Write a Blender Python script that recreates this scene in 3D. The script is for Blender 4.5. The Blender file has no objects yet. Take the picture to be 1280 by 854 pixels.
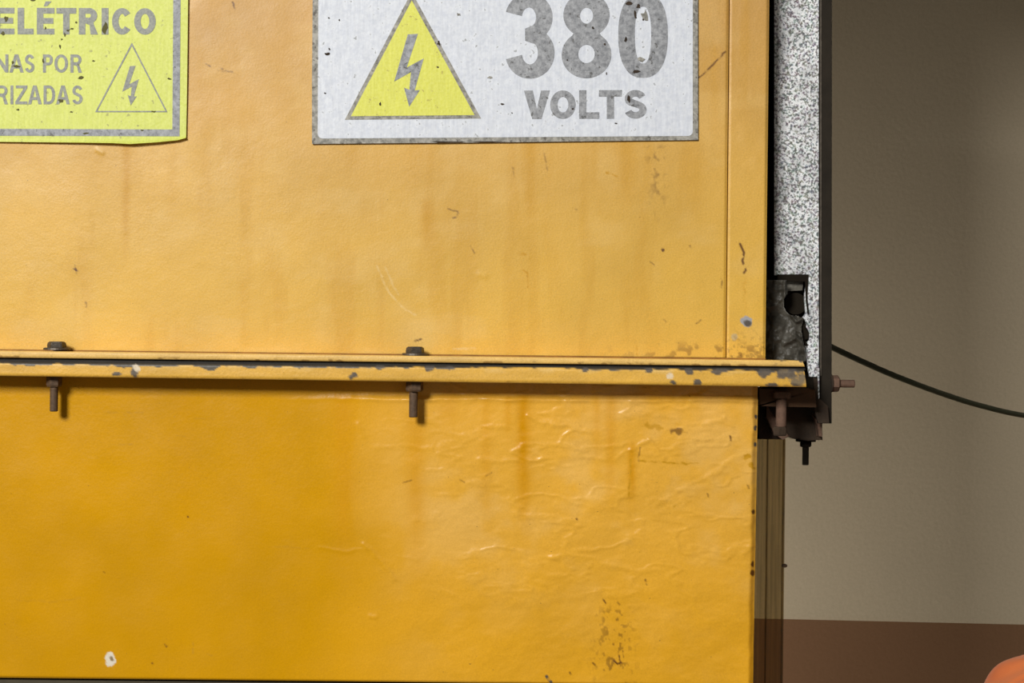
import bpy, bmesh, math, random
import numpy as np
from mathutils import Vector, Matrix
from mathutils.geometry import tessellate_polygon

random.seed(7)
C = bpy.context.scene.collection

# ------------------------------------------------------------------ camera
CAM_H, CAM_D, FPX, ROLL = 1.36, 1.2, 1920.0, 0.011
WALL_Y = 1.2
cr, sr = math.cos(ROLL), math.sin(ROLL)
cam_data = bpy.data.cameras.new('camera')
cam_data.sensor_width = 36.0
cam_data.lens = FPX / 1280 * 36.0
cam_data.clip_start = 0.02
cam = bpy.data.objects.new('camera', cam_data)
C.objects.link(cam)
cam.matrix_world = Matrix(((cr, -sr, 0, 0), (0, 0, -1, -CAM_D), (sr, cr, 0, CAM_H), (0, 0, 0, 1)))
bpy.context.scene.camera = cam

# ------------------------------------------------------------------ world, lights, exposure
w = bpy.data.worlds.new('world')
bpy.context.scene.world = w
w.use_nodes = True
bg = w.node_tree.nodes['Background']
bg.inputs[0].default_value = (1.0, 0.90, 0.74, 1)
bg.inputs[1].default_value = 0.05


def area(name, loc, target, sx, sy, power, col):
    l = bpy.data.lights.new(name, 'AREA')
    l.shape = 'RECTANGLE'
    l.size, l.size_y, l.energy, l.color = sx, sy, power, col
    o = bpy.data.objects.new(name, l)
    C.objects.link(o)
    o.location = loc
    o.rotation_euler = (Vector(target) - Vector(loc)).to_track_quat('-Z', 'Y').to_euler()
    return o


# daylight through an opening high on the left behind the photographer
area('daylight_opening_high', (-1.50, -3.3, 2.85), (0, 0, CAM_H), 0.85, 0.85, 143, (1.0, 0.985, 0.95))
# wide doorway behind the photographer on the right
area('doorway_right', (1.50, -3.4, 1.75), (0.35, 0, 1.5), 2.6, 2.3, 5, (1.0, 0.97, 0.93))

# added light, hidden behind the enclosure, to brighten the lower wall
area('added_wall_light', (-0.15, 0.62, 0.85), (0.62, WALL_Y, 1.15), 0.5, 0.5, 5.7, (1.0, 0.94, 0.84))

vs = bpy.context.scene.view_settings
vs.view_transform = 'Standard'
vs.look = 'None'
vs.gamma = 1.0
vs.use_curve_mapping = False
vs.exposure = 0.0


# ------------------------------------------------------------------ helpers
def P(px, py, Y=0.0):
    s = (CAM_D + Y) / FPX
    u, v = (px - 640) * s, (427 - py) * s
    return Vector((u * cr - v * sr, Y, CAM_H + u * sr + v * cr))


def lin(c):
    return tuple(((x / 255) / 12.92 if x / 255 <= 0.04045 else ((x / 255 + 0.055) / 1.055) ** 2.4) for x in c)


def empty(name, loc, label, cat, group=None):
    o = bpy.data.objects.new(name, None)
    o.empty_display_size = 0.05
    C.objects.link(o)
    o.location = loc
    o['label'] = label
    o['category'] = cat
    if group:
        o['group'] = group
    return o


def tag(o, label=None, cat=None, group=None, kind=None):
    for k, v in (('label', label), ('category', cat), ('group', group), ('kind', kind)):
        if v:
            o[k] = v
    return o


def link(name, me, mat, parent=None):
    o = bpy.data.objects.new(name, me)
    C.objects.link(o)
    if mat:
        me.materials.append(mat)
    if parent:
        o.parent = parent
        p, off = parent, Vector((0, 0, 0))
        while p:
            off += p.location
            p = p.parent
        me.transform(Matrix.Translation(-off))
    return o


def obj(name, bm, mat, parent=None, smooth=False):
    bmesh.ops.recalc_face_normals(bm, faces=bm.faces)
    me = bpy.data.meshes.new(name)
    bm.to_mesh(me)
    bm.free()
    if smooth:
        for p in me.polygons:
            p.use_smooth = True
    return link(name, me, mat, parent)


def prism(bm, pts, Y0, Y1, bevel=0.0, holes=(), zc=None):
    """pts: image outline at depth Y0 (front); extruded straight back to Y1."""
    loops = [[P(x, y, Y0) for x, y in pts]] + [[P(x, y, Y0) for x, y in h] for h in holes]
    tris = tessellate_polygon([[Vector((v.x, v.z, 0)) for v in l] for l in loops])
    flat = [v for l in loops for v in l]
    f = [bm.verts.new(v) for v in flat]
    b = [bm.verts.new((v.x, Y1, v.z)) for v in flat]
    for t in tris:
        if len(set(t)) < 3:
            continue
        try:
            bm.faces.new([f[i] for i in t])
            bm.faces.new([b[i] for i in reversed(t)])
        except ValueError:
            pass
    i0 = 0
    for l in loops:
        n = len(l)
        for i in range(n):
            j = (i + 1) % n
            bm.faces.new((f[i0 + i], f[i0 + j], b[i0 + j], b[i0 + i]))
        i0 += n
    if bevel and not holes:
        bmesh.ops.dissolve_limit(bm, angle_limit=0.01, verts=bm.verts[:], edges=bm.edges[:])
        bmesh.ops.bevel(bm, geom=bm.edges[:], offset=bevel, segments=2, affect='EDGES', clamp_overlap=True)
    return bm


def rect(x0, y0, x1, y1):
    return [(x0, y0), (x1, y0), (x1, y1), (x0, y1)]


def pobj(name, pts, Y0, Y1, mat, parent=None, bevel=0.0, holes=()):
    return obj(name, prism(bmesh.new(), pts, Y0, Y1, bevel, holes), mat, parent)


def wbox(bm, x0, x1, y0, y1, z0, z1):
    vs_ = [bm.verts.new((x, y, z)) for x in (x0, x1) for y in (y0, y1) for z in (z0, z1)]
    for q in ((0, 1, 3, 2), (4, 6, 7, 5), (0, 4, 5, 1), (2, 3, 7, 6), (0, 2, 6, 4), (1, 5, 7, 3)):
        bm.faces.new([vs_[i] for i in q])
    return bm


def lathe(bm, prof, seg, center, axis='Z', phase=0.0):
    """prof: list of (radius, height along axis)."""
    rings = []
    for r, h in prof:
        ring = []
        for k in range(seg):
            a = phase + 2 * math.pi * k / seg
            ca, sa = r * math.cos(a), r * math.sin(a)
            v = (ca, sa, h) if axis == 'Z' else (h, ca, sa)
            ring.append(bm.verts.new(Vector(center) + Vector(v)))
        rings.append(ring)
    for a, b in zip(rings, rings[1:]):
        for k in range(seg):
            bm.faces.new((a[k], a[(k + 1) % seg], b[(k + 1) % seg], b[k]))
    bm.faces.new(rings[0])
    bm.faces.new(rings[-1])
    return bm


def tube(name, pts, r, mat, parent=None, seg=12):
    bm = bmesh.new()
    rings = []
    n = len(pts)
    for i, p in enumerate(pts):
        t = (pts[min(i + 1, n - 1)] - pts[max(i - 1, 0)]).normalized()
        a = t.cross(Vector((0, 1, 0.01))).normalized()
        b = t.cross(a)
        rings.append([bm.verts.new(p + a * r * math.cos(2 * math.pi * k / seg) + b * r * math.sin(2 * math.pi * k / seg)) for k in range(seg)])
    for a, b in zip(rings, rings[1:]):
        for k in range(seg):
            bm.faces.new((a[k], a[(k + 1) % seg], b[(k + 1) % seg], b[k]))
    bm.faces.new(rings[0])
    bm.faces.new(rings[-1])
    return obj(name, bm, mat, parent, True)


def spline(pts, per=12):
    out = []
    n = len(pts)
    for i in range(n - 1):
        p0, p1, p2, p3 = pts[max(i - 1, 0)], pts[i], pts[i + 1], pts[min(i + 2, n - 1)]
        for k in range(per):
            t = k / per
            out.append(0.5 * ((2 * p1) + (p2 - p0) * t + (2 * p0 - 5 * p1 + 4 * p2 - p3) * t * t + (3 * p1 - p0 - 3 * p2 + p3) * t ** 3))
    out.append(pts[-1])
    return out


# ---- numpy noise over picture-plane coordinates of a surface
def vnoise(X, Y, sx, sy, seed):
    rng = np.random.RandomState(seed)
    T = rng.rand(128, 128)
    x, y = X / sx + 40.37, Y / sy + 51.73
    xi, yi = np.floor(x).astype(int), np.floor(y).astype(int)
    fx, fy = x - xi, y - yi
    fx, fy = fx * fx * (3 - 2 * fx), fy * fy * (3 - 2 * fy)
    g = lambda a, b: T[a % 128, b % 128]
    return (g(xi, yi) * (1 - fx) * (1 - fy) + g(xi + 1, yi) * fx * (1 - fy) + g(xi, yi + 1) * (1 - fx) * fy + g(xi + 1, yi + 1) * fx * fy)


def fbm(X, Y, sx, sy, seed, octv=4, gain=0.5):
    out, a, tot = 0, 1.0, 0
    for o in range(octv):
        out = out + a * vnoise(X, Y, sx / 2 ** o, sy / 2 ** o, seed + o)
        tot += a
        a *= gain
    return out / tot          # about 0..1


def ss(a, b, x):
    t = np.clip((x - a) / (b - a), 0, 1)
    return t * t * (3 - 2 * t)


def segdist(X, Y, pts):
    d = np.full(X.shape, 1e9)
    for (x0, y0), (x1, y1) in zip(pts, pts[1:]):
        dx, dy = x1 - x0, y1 - y0
        t = np.clip(((X - x0) * dx + (Y - y0) * dy) / (dx * dx + dy * dy + 1e-9), 0, 1)
        d = np.minimum(d, np.hypot(X - x0 - t * dx, Y - y0 - t * dy))
    return d


def blend(col, c, m):
    m = m[..., None]
    return col * (1 - m) + np.array(c)[None, None, :] * m


def grid_slab(name, quad, Yf, Yb, step, hf, cf, mat, parent=None):
    """A sheet whose front is a fine grid: hf gives relief (m, towards viewer), cf the paint albedo."""
    TL, TR, BR, BL = [np.array(q, float) for q in quad]

    def axis(a, b, lim):
        # fine steps where the panel is in view, coarse ones beyond
        lo, hi = min(a, b), max(a, b)
        m = max(lo, lim)
        fine = np.linspace(m, hi, max(2, int((hi - m) / step) + 1))
        co_ = np.linspace(lo, m, int((m - lo) / 12) + 1)[:-1] if m > lo + 1 else np.zeros(0)
        return (np.concatenate([co_, fine]) - lo) / (hi - lo)
    sx_, ty_ = axis(TL[0], TR[0], -8), axis(TL[1], BL[1], -8)
    nx, ny = len(sx_), len(ty_)
    s, t = np.meshgrid(sx_, ty_)
    XY = ((1 - s) * (1 - t))[..., None] * TL + (s * (1 - t))[..., None] * TR + (s * t)[..., None] * BR + ((1 - s) * t)[..., None] * BL
    X, Yp = XY[..., 0], XY[..., 1]
    H = hf(X, Yp, s, t)
    k = (CAM_D + Yf) / FPX
    u, v = (X - 640) * k, (427 - Yp) * k
    co = np.stack([u * cr - v * sr, np.full(X.shape, Yf) - H, CAM_H + u * sr + v * cr], -1).reshape(-1, 3)
    col = cf(X, Yp, s, t).reshape(-1, 3)
    idx = np.arange(nx * ny).reshape(ny, nx)
    q = np.stack([idx[:-1, :-1], idx[1:, :-1], idx[1:, 1:], idx[:-1, 1:]], -1).reshape(-1, 4)
    ring = np.concatenate([idx[0, :], idx[1:, -1], idx[-1, -2::-1], idx[-2:0:-1, 0]])
    back = co[ring].copy()
    back[:, 1] = Yb
    nb = len(ring)
    base = nx * ny
    # a duplicate of the border so that the side walls have crisp normals
    vco = np.concatenate([co, co[ring], back])
    vcol = np.concatenate([col, col[ring], col[ring]])
    i = np.arange(nb)
    j = (i + 1) % nb
    sides = np.stack([base + i, base + j, base + nb + j, base + nb + i], -1)
    me = bpy.data.meshes.new(name)
    me.from_pydata([], [], [])
    nf = len(q) + nb + 1
    me.vertices.add(len(vco))
    me.vertices.foreach_set('co', vco.astype(np.float32).ravel())
    loops = np.concatenate([q.ravel(), sides.ravel(), (base + nb + i)[::-1]])
    me.loops.add(len(loops))
    me.loops.foreach_set('vertex_index', loops.astype(np.int32))
    me.polygons.add(nf)
    starts = np.concatenate([np.arange(len(q) + nb) * 4, [(len(q) + nb) * 4]])
    me.polygons.foreach_set('loop_start', starts.astype(np.int32))
    me.update(calc_edges=True)
    sm = np.zeros(nf, bool)
    sm[:len(q)] = True
    me.polygons.foreach_set('use_smooth', sm)
    at = me.color_attributes.new('paint', 'FLOAT_COLOR', 'POINT')
    at.data.foreach_set('color', np.concatenate([vcol, np.ones((len(vcol), 1))], 1).astype(np.float32).ravel())
    me.validate()
    return link(name, me, mat, parent)


# ------------------------------------------------------------------ materials
class NT:
    def __init__(s, name):
        s.m = bpy.data.materials.new(name)
        s.m.use_nodes = True
        s.t = s.m.node_tree
        s.b = s.t.nodes['Principled BSDF']
        s.tc = s.t.nodes.new('ShaderNodeTexCoord').outputs['Object']

    def n(s, typ, **kw):
        nd = s.t.nodes.new(typ)
        for k, v in kw.items():
            setattr(nd, k, v)
        return nd

    def L(s, a, b):
        s.t.links.new(a, b)

    def noise(s, scale, detail=4, rough=0.55, stretch=None):
        nd = s.n('ShaderNodeTexNoise')
        nd.inputs['Scale'].default_value = scale
        nd.inputs['Detail'].default_value = detail
        nd.inputs['Roughness'].default_value = rough
        src = s.tc
        if stretch:
            mp = s.n('ShaderNodeMapping')
            mp.inputs['Scale'].default_value = stretch
            s.L(s.tc, mp.inputs[0])
            src = mp.outputs[0]
        s.L(src, nd.inputs['Vector'])
        return nd.outputs[0]

    def ramp(s, fac, stops):
        r = s.n('ShaderNodeValToRGB')
        e = r.color_ramp.elements
        while len(e) < len(stops):
            e.new(0.5)
        for el, (p, c) in zip(e, stops):
            el.position = p
            el.color = (c, c, c, 1) if isinstance(c, (int, float)) else (*c, 1)
        s.L(fac, r.inputs[0])
        return r.outputs[0]

    def mix(s, fac, a, b, mode='MIX'):
        m = s.n('ShaderNodeMix', data_type='RGBA', blend_type=mode)
        for sock, v in ((m.inputs['Factor'], fac), (m.inputs[6], a), (m.inputs[7], b)):
            if isinstance(v, (int, float)):
                sock.default_value = v
            elif isinstance(v, tuple):
                sock.default_value = (*v, 1)
            else:
                s.L(v, sock)
        return m.outputs[2]

    def bump(s, h, strength=0.3, dist=0.001, prev=None):
        b = s.n('ShaderNodeBump')
        b.inputs['Strength'].default_value = strength
        b.inputs['Distance'].default_value = dist
        s.L(h, b.inputs['Height'])
        if prev:
            s.L(prev, b.inputs['Normal'])
        return b.outputs[0]

    def fin(s, color=None, rough=0.5, metal=0.0, normal=None, spec=0.5):
        if color is not None:
            if isinstance(color, tuple):
                s.b.inputs['Base Color'].default_value = (*color, 1)
            else:
                s.L(color, s.b.inputs['Base Color'])
        if isinstance(rough, (int, float)):
            s.b.inputs['Roughness'].default_value = rough
        else:
            s.L(rough, s.b.inputs['Roughness'])
        s.b.inputs['Metallic'].default_value = metal
        s.b.inputs['Specular IOR Level'].default_value = spec
        if normal:
            s.L(normal, s.b.inputs['Normal'])
        return s.m


def painted(name, rough, bstr, bscale, grain=0.10, spec=0.5):
    k = NT(name)
    a = k.n('ShaderNodeAttribute', attribute_name='paint').outputs['Color']
    g = k.ramp(k.noise(900, 3), [(0.3, 1 - grain), (0.7, 1 + grain)])
    g2 = k.ramp(k.noise(14, 5), [(0.3, 0.93), (0.7, 1.06)])
    c = k.mix(1.0, k.mix(1.0, a, g, 'MULTIPLY'), g2, 'MULTIPLY')
    # tiny dark specks
    sp = k.ramp(k.noise(420, 2, 0.5), [(0.735, 0.0), (0.765, 0.55)])
    c = k.mix(sp, c, (0.16, 0.09, 0.03))
    n = k.bump(k.noise(bscale, 3), bstr, 0.0006)
    n = k.bump(k.noise(45, 3), bstr * 0.6, 0.0015, n)
    r = k.ramp(k.noise(30, 4), [(0.3, rough - 0.05), (0.7, rough + 0.07)])
    return k.fin(c, r, 0, n, spec)


M = {}
M['paint_top'] = painted('faded_yellow_paint', 0.46, 0.22, 520)
M['paint_low'] = painted('glossy_yellow_paint', 0.30, 0.22, 380, 0.07, 0.38)
M['paint_flange'] = painted('chipped_flange_paint', 0.5, 0.4, 420, 0.10)


def plain(name, col, rough=0.6, var=0.25, scale=60, metal=0.0, bstr=0.3, bdist=0.0006, stretch=None, spec=0.5):
    k = NT(name)
    f = k.ramp(k.noise(scale, 6, 0.6, stretch), [(0.3, 1 - var), (0.7, 1 + var)])
    c = k.mix(1.0, lin(col), f, 'MULTIPLY')
    return k.fin(c, rough, metal, k.bump(k.noise(scale * 4, 4), bstr, bdist), spec)


M['gasket'] = plain('black_gasket_rubber', (44, 40, 34), 0.8)
M['black'] = plain('blackened_steel', (42, 36, 28), 0.75, 0.3, 40, spec=0.2)
M['deep'] = plain('near_black_steel', (34, 29, 22), 0.9, 0.2, 40, spec=0.1)
M['bolt'] = plain('dark_plated_steel', (92, 84, 74), 0.45, 0.35, 300, 0.5)
M['boltbrown'] = plain('browned_thread_steel', (96, 74, 54), 0.7, 0.35, 400, 0.1)
M['rust'] = plain('rusty_pinkish_steel', (106, 80, 64), 0.85, 0.3, 200)
M['rustdark'] = plain('dark_rusty_steel', (56, 42, 28), 0.85, 0.4, 70, bstr=0.5, bdist=0.001)
M['brown'] = plain('brown_stained_steel', (84, 54, 24), 0.7, 0.25, 60)
M['plinth'] = plain('dark_plinth_steel', (70, 62, 44), 0.7)
M['seam'] = plain('ochre_seam_sealant', (150, 104, 34), 0.7, 0.3, 80)
M['olive'] = plain('olive_grime', (92, 88, 44), 0.8, 0.3, 300)
M['cable'] = plain('dark_green_cable_sheath', (52, 56, 38), 0.45, 0.15, 200)
M['floor'] = plain('grey_concrete_floor', (120, 112, 98), 0.8, 0.2, 5, bstr=0.2)
M['shade_slab'] = plain('grey_shade_slab_concrete', (96, 88, 76), 0.9, 0.15, 6)  # for the unseen slab added to shade the wall


def mat_galv():
    k = NT('spangled_galvanised_steel')
    v = k.noise(560, 2, 0.6)
    c = k.ramp(v, [(0.36, (0.15, 0.15, 0.15)), (0.47, (0.46, 0.47, 0.47)), (0.555, (0.94, 0.97, 1.0)), (0.7, (1.0, 1.0, 1.0))])
    tint = k.n('ShaderNodeTexNoise')
    tint.inputs['Scale'].default_value = 300
    k.L(k.tc, tint.inputs['Vector'])
    c = k.mix(0.35, c, k.mix(1.0, c, tint.outputs['Color'], 'OVERLAY'))
    big = k.ramp(k.noise(40, 5, 0.6), [(0.32, 0.62), (0.55, 1.0)])
    c = k.mix(1.0, c, big, 'MULTIPLY')
    return k.fin(c, 0.38, 0.08, k.bump(v, 0.3, 0.0004))


M['galv'] = mat_galv()


def mat_print(name, base, worn, spots, amt=0.5, scale=420, thr=0.66):
    k = NT(name)
    f = k.ramp(k.noise(scale, 5, 0.65), [(0.35, 0.0), (0.65, 1.0)])
    c = k.mix(f, lin(base), lin(worn))
    f2 = k.ramp(k.noise(260, 3, 0.55), [(thr, 0.0), (thr + 0.05, 0.75)])
    c = k.mix(f2, c, lin(spots))
    st = k.ramp(k.noise(90, 4, 0.6, (6, 1, 0.6)), [(0.35, 0.93), (0.65, 1.04)])
    c = k.mix(1.0, c, st, 'MULTIPLY')
    return k.fin(c, 0.55, 0, k.bump(k.noise(500, 4), 0.35, 0.0005))


M['sign_yellow'] = mat_print('pale_yellow_vinyl', (214, 222, 96), (228, 234, 124), (160, 160, 90), scale=520, thr=0.66)
M['sign_white'] = mat_print('weathered_white_vinyl', (216, 221, 232), (234, 238, 245), (150, 152, 154), scale=260, thr=0.665)
M['sign_edge'] = mat_print('worn_grey_sign_edge', (118, 116, 108), (182, 178, 168), (70, 60, 50), scale=300, thr=0.62)
M['tri_yellow'] = mat_print('warning_triangle_yellow', (224, 224, 80), (236, 236, 112), (182, 168, 70), scale=520, thr=0.65)
M['ink'] = mat_print('faded_grey_print', (124, 126, 131), (176, 178, 182), (72, 70, 66), scale=330, thr=0.63)
M['ink_warm'] = mat_print('faded_grey_print_on_yellow', (128, 130, 128), (164, 166, 152), (86, 84, 60), scale=520, thr=0.66)


def mat_wall():
    k = NT('two_tone_wall_paint')
    sx = k.n('ShaderNodeSeparateXYZ')
    k.L(k.tc, sx.inputs[0])
    ma = k.n('ShaderNodeMath', operation='MULTIPLY_ADD')
    k.L(sx.outputs[0], ma.inputs[0])
    ma.inputs[1].default_value = 0.012
    k.L(sx.outputs[2], ma.inputs[2])
    gt = k.n('ShaderNodeMath', operation='GREATER_THAN')
    k.L(ma.outputs[0], gt.inputs[0])
    gt.inputs[1].default_value = DADO
    f = k.ramp(k.noise(3, 5), [(0.3, 0.95), (0.7, 1.05)])
    g = k.ramp(k.noise(260, 3), [(0.3, 0.95), (0.7, 1.05)])
    c = k.mix(gt.outputs[0], lin((120, 88, 62)), lin((184, 170, 146)))
    c = k.mix(1.0, k.mix(1.0, c, f, 'MULTIPLY'), g, 'MULTIPLY')
    return k.fin(c, 0.75, 0, k.bump(k.noise(120, 4), 0.25, 0.002), 0.3)


WALL_Y = 1.2
p = P(1130, 777.5, WALL_Y)
DADO = p.z + 0.012 * p.x
M['wall'] = mat_wall()


def mat_smoked():
    k = NT('smoky_grimy_clear_plastic')
    out = k.t.nodes['Material Output']
    tr = k.n('ShaderNodeBsdfTransparent')
    tr.inputs[0].default_value = (0.74, 0.66, 0.50, 1)
    f = k.ramp(k.noise(90, 4, 0.6, (5, 1, 0.12)), [(0.35, 0.08), (0.7, 0.34)])
    k.fin(lin((120, 108, 88)), 0.45)
    mx = k.n('ShaderNodeMixShader')
    k.L(f, mx.inputs[0])
    k.L(tr.outputs[0], mx.inputs[1])
    k.L(k.b.outputs[0], mx.inputs[2])
    k.L(mx.outputs[0], out.inputs['Surface'])
    return k.m


M['smoked'] = mat_smoked()


def mat_wrap():
    k = NT('grimy_crumpled_grey_film')
    c = k.ramp(k.noise(70, 5, 0.6), [(0.3, lin((70, 66, 56))), (0.6, lin((112, 108, 98))), (0.8, lin((160, 158, 150)))])
    return k.fin(c, 0.4, 0, k.bump(k.noise(160, 3), 0.5, 0.002))


M['wrap'] = mat_wrap()


def mat_orange():
    k = NT('orange_woven_cloth')
    c = k.ramp(k.noise(12, 4, 0.6), [(0.3, lin((244, 112, 40))), (0.7, lin((255, 140, 74)))])
    k.b.inputs['Sheen Weight'].default_value = 0.18
    k.b.inputs['Sheen Tint'].default_value = (1, 0.75, 0.6, 1)
    return k.fin(c, 0.8, 0, k.bump(k.noise(900, 2), 0.4, 0.0006))


M['orange'] = mat_orange()

# ------------------------------------------------------------------ the setting
def struct(name, bm, m):
    return tag(obj(name, bm, m), kind='structure')


struct('floor', wbox(bmesh.new(), -3.5, 3.5, -4.2, WALL_Y + 0.1, -0.1, 0.0), M['floor'])
struct('wall_back', wbox(bmesh.new(), -3.5, 3.5, WALL_Y, WALL_Y + 0.15, 0.0, 3.0), M['wall'])
struct('wall_shade_slab', wbox(bmesh.new(), -3.5, 3.5, 0.345, WALL_Y, 1.98, 2.25), M['shade_slab'])  # unseen low slab, added to keep light off the top of the wall

# ------------------------------------------------------------------ yellow electrical enclosure
enc = empty('electrical_enclosure', (0, 0.0, 0.0), 'large yellow painted steel electrical enclosure bolted together at a chipped flange', 'enclosure')

TOPC = np.array(lin((208, 160, 84)))
TOPLOW = np.array(lin((230, 182, 72)))
PALE = lin((238, 200, 124))
OCHRE = lin((206, 150, 22))
BROWN = lin((104, 64, 22))
CHIP = lin((88, 82, 76))
MET = lin((168, 168, 172))


def ticks(col, X, Y, items):
    for pts, wd, c, a in items:
        xa, xb = min(p[0] for p in pts) - 9, max(p[0] for p in pts) + 9
        ya, yb = min(p[1] for p in pts) - 9, max(p[1] for p in pts) + 9
        sel = (X > xa) & (X < xb) & (Y > ya) & (Y < yb)
        if not sel.any():
            continue
        x, y = X[sel], Y[sel]
        d = segdist(x + 3.0 * (fbm(x, y, 7, 7, 701, 2) - .5), y + 3.0 * (fbm(x, y, 7, 7, 702, 2) - .5), pts)
        a2 = a * (0.35 + 0.9 * ss(0.3, 0.65, fbm(x, y, 4, 4, 703, 2)))
        m = np.clip(a2 * (1 - ss(wd * 0.35, wd * 0.35 + 1.1, d)), 0, 1)[:, None]
        col[sel] = col[sel] * (1 - m) + np.array(c)[None, :] * m
    return col


def streaks(col, X, Y, items, seed, tone=None):
    wob = (fbm(X, Y, 60, 90, seed, 3) - 0.5) * 14
    for x, y0, y1, wd, a in items:
        m = np.exp(-((X + wob * 0.3 - x) / wd) ** 2) * ss(y0 - 14, y0 + 4, Y) * (1 - ss(y0 + 0.35 * (y1 - y0), y1, Y))
        col = blend(col, tone or OCHRE, a * m * (0.75 + 0.5 * fbm(X, Y, 8, 30, seed + 5, 3)))
    return col


TOP_STREAKS = [(158, 178, 350, 5, 0.8), (120, 178, 240, 16, 0.15), (215, 178, 300, 7, 0.25), (534, 255, 330, 8, 0.6), (520, 178, 260, 12, 0.25),
               (662, 178, 320, 9, 0.55), (640, 178, 250, 6, 0.3), (783, 176, 270, 13, 0.6), (742, 178, 260, 5, 0.25), (870, 178, 300, 10, 0.3),
               (440, 178, 230, 12, 0.3), (250, 60, 260, 14, 0.25), (350, 0, 200, 16, 0.25), (893, 60, 200, 6, 0.3)]
TOP_TICKS = [([(94, 331), (96, 342)], 1.6, BROWN, .8), ([(92, 336), (98, 339)], 1.2, BROWN, .6), ([(107, 378), (108, 384)], 1, BROWN, .5),
             ([(758, 216), (764, 217), (772, 221)], 1.6, OCHRE, .9), ([(561, 261), (573, 265), (570, 272), (566, 273)], 1.4, BROWN, .6),
             ([(588, 308), (593, 315)], 1.4, BROWN, .5), ([(647, 316), (658, 319)], 1.6, OCHRE, .8), ([(654, 338), (660, 342), (660, 360)], 1.6, OCHRE, .9),
             ([(813, 328), (818, 333)], 1.2, BROWN, .5), ([(828, 312), (829, 313)], 2.4, BROWN, .8), ([(863, 308), (864, 309)], 2.6, BROWN, .8),
             ([(719, 262), (720, 263)], 2, BROWN, .8), ([(519, 427), (526, 424)], 1.8, BROWN, .9), ([(873, 99), (906, 65)], 1.5, BROWN, .95),
             ([(796, 433), (797, 444)], 2, OCHRE, .6), ([(830, 400), (832, 402)], 1.6, BROWN, .5), ([(472, 334), (478, 350), (490, 370), (502, 384), (520, 394)], 2.2, PALE, .6),
             ([(482, 334), (488, 350), (498, 368)], 2.0, PALE, .5), ([(566, 437), (594, 435)], 2.2, PALE, .7), ([(290, 3), (293, 12)], 1.6, BROWN, .8),
             ([(275, 84), (278, 86)], 2, BROWN, .5), ([(258, 80), (262, 82)], 1.6, BROWN, .6), ([(273, 88), (290, 90)], 1.3, BROWN, .45),
             ([(641, 210), (642, 222)], 1.2, BROWN, .35), ([(680, 190), (684, 214)], 1.1, BROWN, .35), ([(120, 184), (128, 190)], 2.0, PALE, .6),
             ([(901, 348), (903, 360)], 1.4, BROWN, .5),
             ([(870, 404), (876, 400)], 1.3, BROWN, .5)]


def top_col(X, Y, s, t):
    f = ss(-40, 430, Y)[..., None]
    col = TOPC * (1 - f) + TOPLOW * f  # darker towards the top: uneven lighting painted into the base colour
    col = col * (0.90 + 0.2 * fbm(X, Y, 170, 120, 3, 4))[..., None]
    col = blend(col, PALE, 0.2 * ss(0.5, 0.75, fbm(X, Y, 60, 40, 11, 5)))
    col = blend(col, OCHRE, 0.30 * ss(0.52, 0.8, fbm(X, Y, 24, 160, 21, 4)))
    bott = ss(430, 448, Y + 0.01 * X)
    col = blend(col, BROWN, 0.55 * bott * ss(0.58, 0.72, fbm(X, Y, 9, 9, 31, 3)) * ss(700, 900, X))
    col = streaks(col, X, Y, TOP_STREAKS, 41)
    # speckled run below the white sign's right half
    run = np.exp(-((X - 820 - 8 * (fbm(X, Y, 40, 30, 52, 2) - .5)) / 10) ** 2) * ss(178, 186, Y) * (1 - ss(215, 300, Y))
    col = blend(col, BROWN, 0.5 * run * ss(0.52, 0.75, fbm(X, Y, 4, 7, 51, 2)))
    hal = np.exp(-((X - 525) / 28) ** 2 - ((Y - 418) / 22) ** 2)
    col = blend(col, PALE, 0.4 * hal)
    col = ticks(col, X, Y, TOP_TICKS)
    return np.clip(col, 0, 1)


def top_h(X, Y, s, t):
    h = 0.0009 * (fbm(X, Y, 220, 180, 61, 3) - 0.5) + 0.00018 * fbm(X, Y, 14, 12, 62, 3)
    h = h + 0.0004 * np.exp(-(segdist(X, Y, [(600, 343), (606, 345)]) / 4) ** 2)
    h = h + 0.0005 * np.exp(-(segdist(X, Y, [(122, 188), (128, 191)]) / 3) ** 2)
    return h - 0.0012 * (1 - ss(0, 3.0, 909 - (Y * 0.009) + 2 - X))


grid_slab('upper_panel', [(-420, -640), (917, -640), (907.2, 447), (-420, 432.3)], 0.0, 0.012, 1.25, top_h, top_col, M['paint_top'], enc)


def strip_col(X, Y, s, t):
    col = top_col(X, Y, s, t)
    d = segdist(X, Y, [(925, 305), (930, 316), (928, 326), (932, 338), (930, 341)])
    col = blend(col, BROWN, (1 - ss(0.4, 2.4, d)) * ss(0.40, 0.5, fbm(X, Y, 4, 4, 71, 2)))
    col = blend(col, OCHRE, 0.5 * np.exp(-((X - 931) / 2.2) ** 2) * ss(345, 350, Y) * (1 - ss(360, 400, Y)) * ss(.4, .6, fbm(X, Y, 3, 4, 72, 2)))
    n = 6 * (fbm(X, Y, 5, 5, 73, 3) - 0.5)
    r = np.hypot((X - 933) / 1.2, Y - 402) + n
    col = blend(col, MET, 1 - ss(5.5, 7, r))
    col = blend(col, CHIP, 1 - ss(2.6, 4.4, np.hypot((X - 935) / 1.3, Y - 404) + n * .7))
    r = np.hypot(X - 917, Y - 421) + n
    col = blend(col, lin((190, 176, 140)), 0.7 * (1 - ss(3, 5, r)))
    low = ss(400, 446, Y)
    col = blend(col, BROWN, 0.45 * low * ss(0.60, 0.68, fbm(X, Y, 4, 4, 74, 3)))
    return col


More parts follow.
